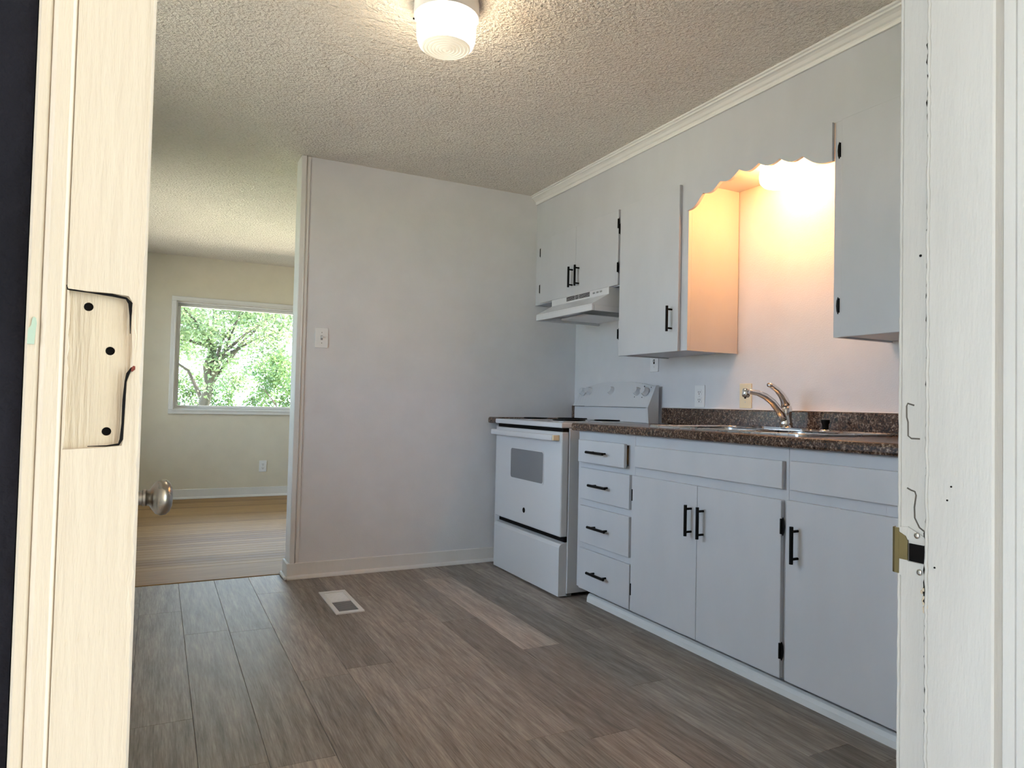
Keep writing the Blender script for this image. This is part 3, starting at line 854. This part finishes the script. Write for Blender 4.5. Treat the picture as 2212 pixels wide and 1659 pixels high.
t = thing('hood_cabinet', 'short white wall cabinet with two doors above the range hood', 'cabinet', (-0.17, -0.48, 1.668), 'wall cabinets under the soffit')
wall_carcass(t, -0.9690, -0.002, 1.668, UZ1, [(-0.92, -0.12, 1.71, 2.05)])
for y0, y1, yp, yh, s in ((-0.5255, -0.092, -0.495, -0.088, 1), (-0.9575, -0.5275, -0.566, -0.9615, -1)):
    d = slab('door', t, UX, y0, y1, 1.672, 2.0870)
    pull_v(d, UX, yp, 1.782)
    for zh in (2.007, 1.767):
        hinge(d, UX + (0.005 if s > 0 else 0), yh, zh, 1 if s > 0 else -1, 0.003 if s > 0 else 0.007)

t = thing('wall_cabinet', 'tall white wall cabinet with one door left of the lit niche', 'cabinet', (-0.17, -1.23, UZ0), 'wall cabinets under the soffit')
wall_carcass(t, -1.5030, -0.9695, UZ0, UZ1, [(-1.43, -1.02, 1.33, 2.05)])
d = slab('door', t, UX, -1.4560, -0.975, UZ0 - 0.002, 2.0870)
pull_v(d, UX, -1.411, 1.440)
for zh in (1.975, 1.401): hinge(d, UX + 0.002, -0.9715, zh, -1, 0.005)
t = thing('wall_cabinet', 'white wall cabinet right of the lit niche, cut off by the jamb', 'cabinet', (-0.17, -2.7, UZ0), 'wall cabinets under the soffit')
wall_carcass(t, -3.06, -2.3030, UZ0, UZ1, [(-3.0, -2.40, 1.33, 2.05)])
d = slab('door', t, UX, -3.02, -2.345, UZ0 - 0.002, 2.0870)
for zh in (1.972, 1.397): hinge(d, UX, -2.3415, zh, 1, 0.010)
pull_v(d, UX, -2.96, 1.440)

# --- scalloped valance across the niche
cusp = [(-1.5035, 1.949), (-1.612, 2.005), (-1.723, 2.030), (-1.836, 2.049), (-1.945, 2.044), (-2.056, 2.030), (-2.166, 2.005), (-2.3025, 1.945)]
edge = []
for (ya, za), (yb, zb) in zip(cusp, cusp[1:]):
    for i in range(10):
        tt = i / 10
        sag = 0.019 * math.sin(math.pi * tt)
        edge.append((ya + (yb - ya) * tt, za + (zb - za) * tt - sag))
edge.append(cusp[-1])
outer = edge + [(-2.3025, 2.0900), (-1.5035, 2.0900)]
bm = new(); holed(bm, outer, [], 'x', UX + 0.003, UF + 0.0005)
o = obj('scalloped_valance', bm, 'cab')
tag(o, 'white scalloped wooden valance across the top of the lit niche', 'valance')

# --- range hood
t = thing('range_hood', 'white under cabinet range hood with dark vent slots', 'range hood', (-0.2, -0.59, 1.53))
HY0, HY1 = -0.905, -0.285
bm = new()
prism(bm, [(-0.006, 1.560), (-0.470, 1.560), (-0.470, 1.566), (-0.362, 1.628), (-0.362, 1.6660), (-0.006, 1.6660)], 'y', HY0, HY1)
obj('hood_body', bm, 'enamel', t)
bm = new()
bx(bm, -0.472, -0.458, HY0 - 0.002, HY1 + 0.002, 1.529, 1.5598, 0.002)
bx(bm, -0.4575, -0.006, HY0 - 0.002, HY0 + 0.010, 1.529, 1.5598, 0.002)
bx(bm, -0.4575, -0.006, HY1 - 0.010, HY1 + 0.002, 1.529, 1.5598, 0.002)
obj('canopy_lip', bm, 'enamel', t)
bm = new(); bx(bm, -0.455, -0.010, HY0 + 0.012, -0.62, 1.548, 1.5595, 0.002)
obj('grease_filter', bm, 'filter', t)
bm = new(); bx(bm, -0.30, -0.010, -0.615, HY1 - 0.012, 1.544, 1.5595, 0.004)
obj('lamp_cover', bm, 'plastic', t)
for i in range(4):
    for a, b in ((-0.555, -0.463), (-0.596, -0.561), (-0.715, -0.602)):
        bm = new(); z = 1.6385 + i * 0.0066
        bx(bm, -0.3638, -0.3622, a, b, z, z + 0.0040)
        obj('vent_slot', bm, 'dark', t)
for yy in (-0.760, -0.795, -0.83):
    bm = new(); bx(bm, -0.3665, -0.3622, yy - 0.010, yy + 0.010, 1.646, 1.656, 0.001)
    obj('switch', bm, 'greyplastic', t)

# ================================================================== RANGE
RY0, RY1 = -0.936, -0.140
t = thing('range', 'white freestanding electric range between worktops', 'range', (-0.34, -0.54, 0.0))
bm = new()
bx(bm, -0.612, -0.035, RY0 + 0.004, RY1 - 0.002, 0.022, 0.888, 0.002)
for xx in (-0.58, -0.08):
    for yy in (RY0 + 0.05, RY1 - 0.05):
        bx(bm, xx - 0.015, xx + 0.015, yy - 0.015, yy + 0.015, 0.0005, 0.0215)
obj('body', bm, 'enamel', t)
# cooktop
bm = new(); bx(bm, -0.668, -0.030, RY0, RY1, 0.889, 0.917, 0.006, 3)
ct = obj('cooktop', bm, 'enamel', t)
for i, (cx, cy, r) in enumerate([(-0.50, -0.35, 0.075), (-0.50, -0.73, 0.095), (-0.24, -0.35, 0.095), (-0.24, -0.73, 0.075)]):
    obj('drip_pan', lathe(new(), [(r + 0.02, 0.0), (r + 0.018, 0.003), (r + 0.004, 0.001), (r * .3, -0.0005), (0, -0.0005)], (cx, cy, 0.9176), (0, 0, 1), 28), 'chrome', ct, smooth=True)
    pts = []
    turns = 4
    for j in range(turns * 22 + 1):
        a = 2 * math.pi * j / 22
        rr_ = 0.018 + (r - 0.018) * j / (turns * 22)
        pts.append((cx + rr_ * math.cos(a), cy + rr_ * math.sin(a), 0.9268))
    bm = new(); tube(bm, pts, 0.0048, 6)
    obj('coil_burner', bm, 'black', ct, smooth=True)
# oven door
bm = new(); bx(bm, -0.660, -0.6135, RY0 + 0.006, RY1 - 0.004, 0.318, 0.868, 0.008, 3)
od = obj('oven_door', bm, 'enamel', t)
bm = new(); prism(bm, rrect(-0.742, -0.352, 0.576, 0.748, 0.016), 'x', -0.6612, -0.6602)
obj('oven_window', bm, 'ovenglass', od)
bm = new(); holed(bm, rrect(-0.750, -0.344, 0.568, 0.756, 0.02), [rrect(-0.742, -0.352, 0.576, 0.748, 0.016)], 'x', -0.6622, -0.6602)
obj('window_surround', bm, 'enamel', od)
obj('badge', lathe(new(), [(0.015, 0.0), (0.014, 0.002), (0.0, 0.0025)], (-0.6602, -0.527, 0.402), (-1, 0, 0), 20), 'black', od, smooth=True)
bm = new()
prism(bm, [(-0.660, 0.832), (-0.690, 0.820), (-0.700, 0.822), (-0.703, 0.832), (-0.700, 0.850), (-0.694, 0.853), (-0.685, 0.846), (-0.660, 0.846)], 'y', RY0 + 0.040, RY1 - 0.012)
hd = obj('door_handle', bm, 'enamel', od, autosmooth=True)
bm = new(); bx(bm, -0.700, -0.6605, RY0 + 0.0265, RY0 + 0.0395, 0.822, 0.851, 0.002)
obj('handle_end_cap', bm, 'almond', hd)
# dark gap bands above and below the door
bm = new(); bx(bm, -0.648, -0.6125, RY0 + 0.012, RY1 - 0.01, 0.8685, 0.8885)
obj('door_top_vent', bm, 'dark', t)
bm = new(); bx(bm, -0.630, -0.6125, RY0 + 0.012, RY1 - 0.01, 0.290, 0.3175)
obj('door_bottom_gap', bm, 'dark', t)
# storage drawer
bm = new()
prism(bm, [(-0.6135, 0.010), (-0.660, 0.010), (-0.660, 0.262), (-0.656, 0.272), (-0.648, 0.280), (-0.636, 0.283), (-0.6135, 0.2885)], 'y', RY0 + 0.012, RY1 - 0.004)
obj('storage_drawer', bm, 'enamel', t)
# backguard: lower riser, sloped panel with crowned top, end caps
bm = new(); bx(bm, -0.088, -0.030, RY0 + 0.030, RY1 + 0.0, 0.9185, 1.005, 0.002)
bg = obj('backguard', bm, 'enamel', t)
N = 24
ya, yb = RY0 + 0.020, RY1 + 0.0
bm = new()
front_b, front_t, back_t, back_b = [], [], [], []
for i in range(N + 1):
    tt = i / N
    yy = ya + (yb - ya) * tt
    zt = 1.126 + 0.036 * (1 - abs(2 * tt - 1) ** 2.2) - 0.022 * max(0, (tt - 0.55) / 0.45) ** 2
    front_b.append(bm.verts.new((-0.100, yy, 1.0075)))
    front_t.append(bm.verts.new((-0.045, yy, zt)))
    back_t.append(bm.verts.new((-0.028, yy, zt)))
    back_b.append(bm.verts.new((-0.028, yy, 1.0075)))
for i in range(N):
    for A, B in ((front_b, front_t), (front_t, back_t), (back_t, back_b), (back_b, front_b)):
        bm.faces.new((A[i], A[i + 1], B[i + 1], B[i]))
for i in (0, N):
    bm.faces.new((front_b[i], front_t[i], back_t[i], back_b[i]))
obj('control_panel', bm, 'enamel', bg)
bm = new()
prism(bm, [(-0.028, 0.9185), (-0.098, 0.9185), (-0.106, 1.005), (-0.050, 1.128), (-0.043, 1.134), (-0.028, 1.134)], 'y', RY0 + 0.001, RY0 + 0.0195)
obj('end_cap', bm, 'enamel', bg)
nrm = Vector((-(1.14 - 1.0075), 0, -(-0.045 + 0.100))).normalized(); nrm = Vector((-0.92, 0, 0.39)).normalized()
def on_panel(yy, z):
    tt = (z - 1.0075) / (1.145 - 1.0075)
    return Vector((-0.100 + 0.055 * tt, yy, z))
for yy, zz in ((-0.212, 1.098), (-0.282, 1.102), (-0.528, 1.103), (-0.789, 1.097), (-0.866, 1.095)):
    p = on_panel(yy, zz) + nrm * 0.0008
    bm = new()
    lathe(bm, [(0.026, 0.0), (0.0255, 0.008), (0.0215, 0.020), (0.0205, 0.028), (0.0, 0.029)], p, nrm, 22)
    ko = obj('control_knob', bm, 'enamel', bg, autosmooth=True)
for yy, zz, s in ((-0.385, 1.100, .006), (-0.415, 1.100, .005), (-0.655, 1.100, .0055), (-0.835, 1.128, .004), (-0.900, 1.122, .003), (-0.775, 1.066, .003), (-0.846, 1.064, .003)):
    obj('indicator_mark', lathe(new(), [(s, 0.0), (s, 0.0012), (0, 0.0014)], on_panel(yy, zz) + nrm * 0.0006, nrm, 12), 'black', bg)

# ================================================================== LAMPS
LX, LY = -1.700, -1.815
t = thing('ceiling_lamp', 'lit white glass drum lamp on the kitchen ceiling', 'lamp', (LX, LY, H))
obj('canopy', lathe(new(), [(0.113, -0.0005), (0.114, -0.046), (0.112, -0.056), (0.107, -0.058), (0.105, -0.052), (0.0, -0.052)], (LX, LY, H), (0, 0, 1), 40), 'plastic', t, autosmooth=True)
gp = [(0.093, -0.0245), (0.1005, -0.034), (0.1025, -0.055), (0.1025, -0.085), (0.1005, -0.105), (0.094, -0.122), (0.086, -0.131)]
sh = obj('glass_shade', lathe(new(), gp, (LX, LY, H - 0.028), (0, 0, 1), 48), 'lamp_glass', t, smooth=True)
lp = [(0.0858, -0.1312), (0.080, -0.1345)]
for i in range(6):
    r1 = 0.078 - i * 0.0125
    lp += [(r1, -0.1350 - i * 0.0011), (r1 - 0.003, -0.1325 - i * 0.0011), (r1 - 0.006, -0.1350 - i * 0.0011)]
lp += [(0.0, -0.1425)]
obj('ribbed_lens', lathe(new(), lp, (LX, LY, H - 0.028), (0, 0, 1), 48), 'lamp_lens', sh)
for a in (0.4, 2.5, 4.6):
    cx, cy = LX + 0.1145 * math.cos(a), LY + 0.1145 * math.sin(a)
    obj('thumb_screw', tube(new(), [(cx, cy, H - 0.046), (LX + 0.122 * math.cos(a), LY + 0.122 * math.sin(a), H - 0.046)], 0.0035, 8), 'black', t)
NX, NY = -0.155, -1.905
t = thing('niche_lamp', 'lit warm white glass lamp under the valance above the sink', 'lamp', (NX, NY, 2.0903))
obj('canopy', lathe(new(), [(0.060, 0.0), (0.060, -0.014), (0.0, -0.014)], (NX, NY, 2.0900), (0, 0, 1), 28), 'plastic', t, autosmooth=True)
obj('glass_shade', lathe(new(), [(0.055, -0.0145), (0.082, -0.020), (0.093, -0.036), (0.096, -0.058), (0.092, -0.082), (0.080, -0.096), (0.055, -0.103), (0.0, -0.105)], (NX, NY, 2.0900), (0, 0, 1), 36), 'niche_glass', t, smooth=True)

# ================================================================== PLATES, VENT
def plate(name, label, cat, c, n, w, h, kind, mat='plastic'):
    """c centre on wall; n = 'y' (wall facing -Y) or 'x' (wall facing -X)"""
    def B(u0, u1, d0, d1, v0, v1, bev=0.0):
        bm = new()
        if n == 'y': bx(bm, c[0] + u0, c[0] + u1, c[1] - d1, c[1] - d0, c[2] + v0, c[2] + v1, bev, 2 if bev else 1)
        else: bx(bm, c[0] - d1, c[0] - d0, c[1] + u0, c[1] + u1, c[2] + v0, c[2] + v1, bev, 2 if bev else 1)
        return bm
    t = thing(name, label, cat, c)
    obj('cover_plate', B(-w / 2, w / 2, 0.0004, 0.0065, -h / 2, h / 2, 0.0022), mat, t)
    if kind == 'switch':
        obj('toggle_slot', B(-0.006, 0.006, 0.0066, 0.0072, -0.013, 0.013), 'dark' if n == 'x' else 'greyplastic', t)
        obj('toggle', B(-0.004, 0.004, 0.0073, 0.019, -0.002, 0.009, 0.001), mat, t)
        sc_ = (-0.030, 0.030)
    else:
        for v in (-0.020, 0.020):
            f = obj('socket_face', B(-0.017, 0.017, 0.0066, 0.0085, v - 0.0145, v + 0.0145, 0.0012), mat, t)
            for u in (-0.0065, 0.0065):
                obj('slot', B(u - 0.0013, u + 0.0013, 0.0086, 0.0090, v - 0.003, v + 0.0065), 'dark', f)
            obj('ground_hole', B(-0.0025, 0.0025, 0.0086, 0.0090, v - 0.011, v - 0.006), 'dark', f)
        sc_ = (0.0,)
    for v in sc_:
        o_ = c[0] if n == 'y' else c[0]
        p = (c[0], c[1] - 0.0066, c[2] + v) if n == 'y' else (c[0] - 0.0066, c[1], c[2] + v)
        obj('screw', lathe(new(), [(0.003, 0), (0.0025, 0.001), (0, 0.0012)], p, (0, -1, 0) if n == 'y' else (-1, 0, 0), 10), 'steel', t)
    return t
plate('light_switch', 'white single light switch on the partition wall', 'switch', (-1.724, 0.0, 1.3655), 'y', 0.074, 0.117, 'switch')
plate('wall_outlet', 'white outlet above the range, half behind the tall cabinet', 'outlet', (0.0, -0.860, 1.272), 'x', 0.074, 0.117, 'switch')
plate('wall_outlet', 'white double outlet over the backsplash beside the range', 'outlet', (0.0, -1.241, 1.073), 'x', 0.074, 0.117, 'outlet')
plate('wall_outlet', 'cream edged outlet behind the faucet spout', 'outlet', (0.0, -1.562, 1.0745), 'x', 0.076, 0.120, 'switch', 'almond')
plate('wall_outlet', 'small outlet low on the living room wall below the window', 'outlet', (-1.559, YF, 0.3075), 'y', 0.074, 0.117, 'outlet')

# floor register
VX0, VX1, VY0, VY1 = -1.772, -1.636, -0.760, -0.357
t = thing('floor_register', 'white metal floor register in the vinyl planks', 'vent', ((VX0 + VX1) / 2, (VY0 + VY1) / 2, 0.0))
bm = new()
holed(bm, [(VX0, VY0), (VX1, VY0), (VX1, VY1), (VX0, VY1)], [[(VX0 + .020, VY0 + .030), (VX1 - .020, VY0 + .030), (VX1 - .020, VY1 - .030), (VX0 + .020, VY1 - .030)]], 'z', 0.0004, 0.006)
obj('frame', bm, 'trim', t)
bm = new(); bx(bm, VX0 + .0205, VX1 - .0205, VY0 + .0305, VY1 - .0305, 0.0004, 0.0012)
obj('duct_opening', bm, 'dark', t)
bm = new(); bx(bm, VX0 + .0205, VX1 - .0205, -0.560, VY1 - .0305, 0.0013, 0.0030)
obj('damper', bm, 'plastic', t)
ny = 22
for i in range(ny):
    y0 = VY0 + 0.034 + (VY1 - VY0 - 0.068) * i / ny
    bm = new()
    if y0 > -0.560:
        bx(bm, VX0 + .0205, VX1 - .0205, y0, y0 + 0.011, 0.0031, 0.0052)
        obj('louver', bm, 'plastic', t)
    else:
        bx(bm, VX0 + .0205, VX1 - .0205, y0, y0 + 0.0045, 0.0013, 0.0045)
        obj('louver', bm, 'greyplastic', t)

# ================================================================== TREES BEYOND THE WINDOW
def leaves(n, centre, rad, size, seed, shell=0.0, zmin=-9):
    rnd = random.Random(seed)
    verts, faces = [], []
    c = Vector(centre); k_ = 0
    blobs = [(c + Vector((rnd.uniform(-1, 1) * rad[0] * .85, rnd.uniform(-1, 1) * rad[1] * .75, rnd.uniform(-1, 1) * rad[2] * .8)), rnd.uniform(.14, .32)) for _ in range(70)]
    while k_ < n:
        bc, br = rnd.choice(blobs)
        v = Vector((rnd.gauss(0, 1), rnd.gauss(0, 1), rnd.gauss(0, 1))); v.normalize()
        v *= br * (rnd.random() ** 0.45)
        p = bc + Vector((v.x * rad[0], v.y * rad[1], v.z * rad[2]))
        if p.z < zmin: continue
        s = size * rnd.uniform(.6, 1.3)
        d = Vector((rnd.uniform(-1, 1), rnd.uniform(-1, 1), rnd.uniform(-.9, .3))).normalized()
        u, w = frame_of(d)
        a = rnd.uniform(0, 6.28); u2 = u * math.cos(a) + w * math.sin(a)
        n0 = len(verts)
        verts += [p, p + d * s * .5 + u2 * s * .28, p + d * s, p + d * s * .5 - u2 * s * .28]
        faces.append((n0, n0 + 1, n0 + 2, n0 + 3)); k_ += 1
    return [tuple(v) for v in verts], faces

def tree(name, label, base, height, crown_c, crown_r, n, size, mat, seed, trunk_r=0.12, forks=5, zmin=-9):
    rnd = random.Random(seed + 100)
    t = thing(name, label, 'tree', base, 'trees beyond the living room window')
    b = Vector(base)
    bm = new()
    tp = b + Vector((rnd.uniform(-.2, .2), rnd.uniform(-.2, .2), height))
    pts = [b.lerp(tp, i / 6) + Vector((rnd.uniform(-.06, .06), rnd.uniform(-.06, .06), 0)) for i in range(7)]
    pts[0] = b
    tube(bm, pts, [trunk_r * (1.25 - .65 * i / 6) for i in range(7)], 9)
    tk = obj('trunk', bm, 'bark', t, smooth=True)
    cc = Vector(crown_c)
    for i in range(forks):
        st = pts[rnd.randint(3, 6)]
        en = cc + Vector((rnd.uniform(-1, 1) * crown_r[0] * .85, rnd.uniform(-1, 1) * crown_r[1] * .85, rnd.uniform(-.6, .8) * crown_r[2]))
        md = st.lerp(en, .5) + Vector((rnd.uniform(-.15, .15), rnd.uniform(-.15, .15), .15))
        bm = new(); tube(bm, [st, st.lerp(md, .5), md, md.lerp(en, .5), en], [trunk_r * .42, trunk_r * .33, trunk_r * .25, trunk_r * .16, trunk_r * .06], 7)
        obj('branch', bm, 'bark', t, smooth=True)
    vv, ff = leaves(n, crown_c, crown_r, size, seed, zmin=zmin)
    me = bpy.data.meshes.new('foliage')
    off = Vector(base)
    me.from_pydata([tuple(Vector(v) - off) for v in vv], [], ff); me.update()
    me.materials.append(M[mat])
    o = bpy.data.objects.new('foliage', me); COL.objects.link(o); o.parent = t
    o['kind'] = 'stuff'
    return t
G = -0.35
tree('leafy_tree', 'pale leafy tree with dark trunk in the middle of the window view', (-1.75, 12.0, G), 2.4, (-1.8, 12.0, 2.7), (2.3, 1.2, 1.7), 22000, 0.085, 'leaf_pale', 3, 0.12, 9, 1.0)
tree('leafy_tree', 'sparse pale tree far off at the left of the window view', (-4.3, 22.0, G), 3.2, (-3.9, 22.0, 3.4), (3.2, 1.8, 3.0), 18000, 0.12, 'leaf_pale', 5, 0.13, 9, 0.9)
tree('leafy_tree', 'green tree overhanging the upper right of the window view', (2.2, 17.6, G), 4.2, (1.2, 17.6, 4.6), (2.7, 1.4, 1.9), 15000, 0.11, 'leaf_green', 8, 0.15, 7, 1.3)
tree('leafy_shrub', 'dense green shrub at the lower right of the window view', (-0.45, 8.6, G), 1.2, (-0.42, 8.6, 0.95), (0.85, 0.8, 1.0), 11000, 0.06, 'leaf_green', 12, 0.05, 6)
tree('leafy_shrub', 'low green shrub behind the trunk of the pale tree', (-1.75, 14.6, G), 0.9, (-1.65, 14.6, 0.75), (0.9, 0.5, 1.0), 6000, 0.07, 'leaf_green', 15, 0.04, 5)

bpy.context.view_layer.update()
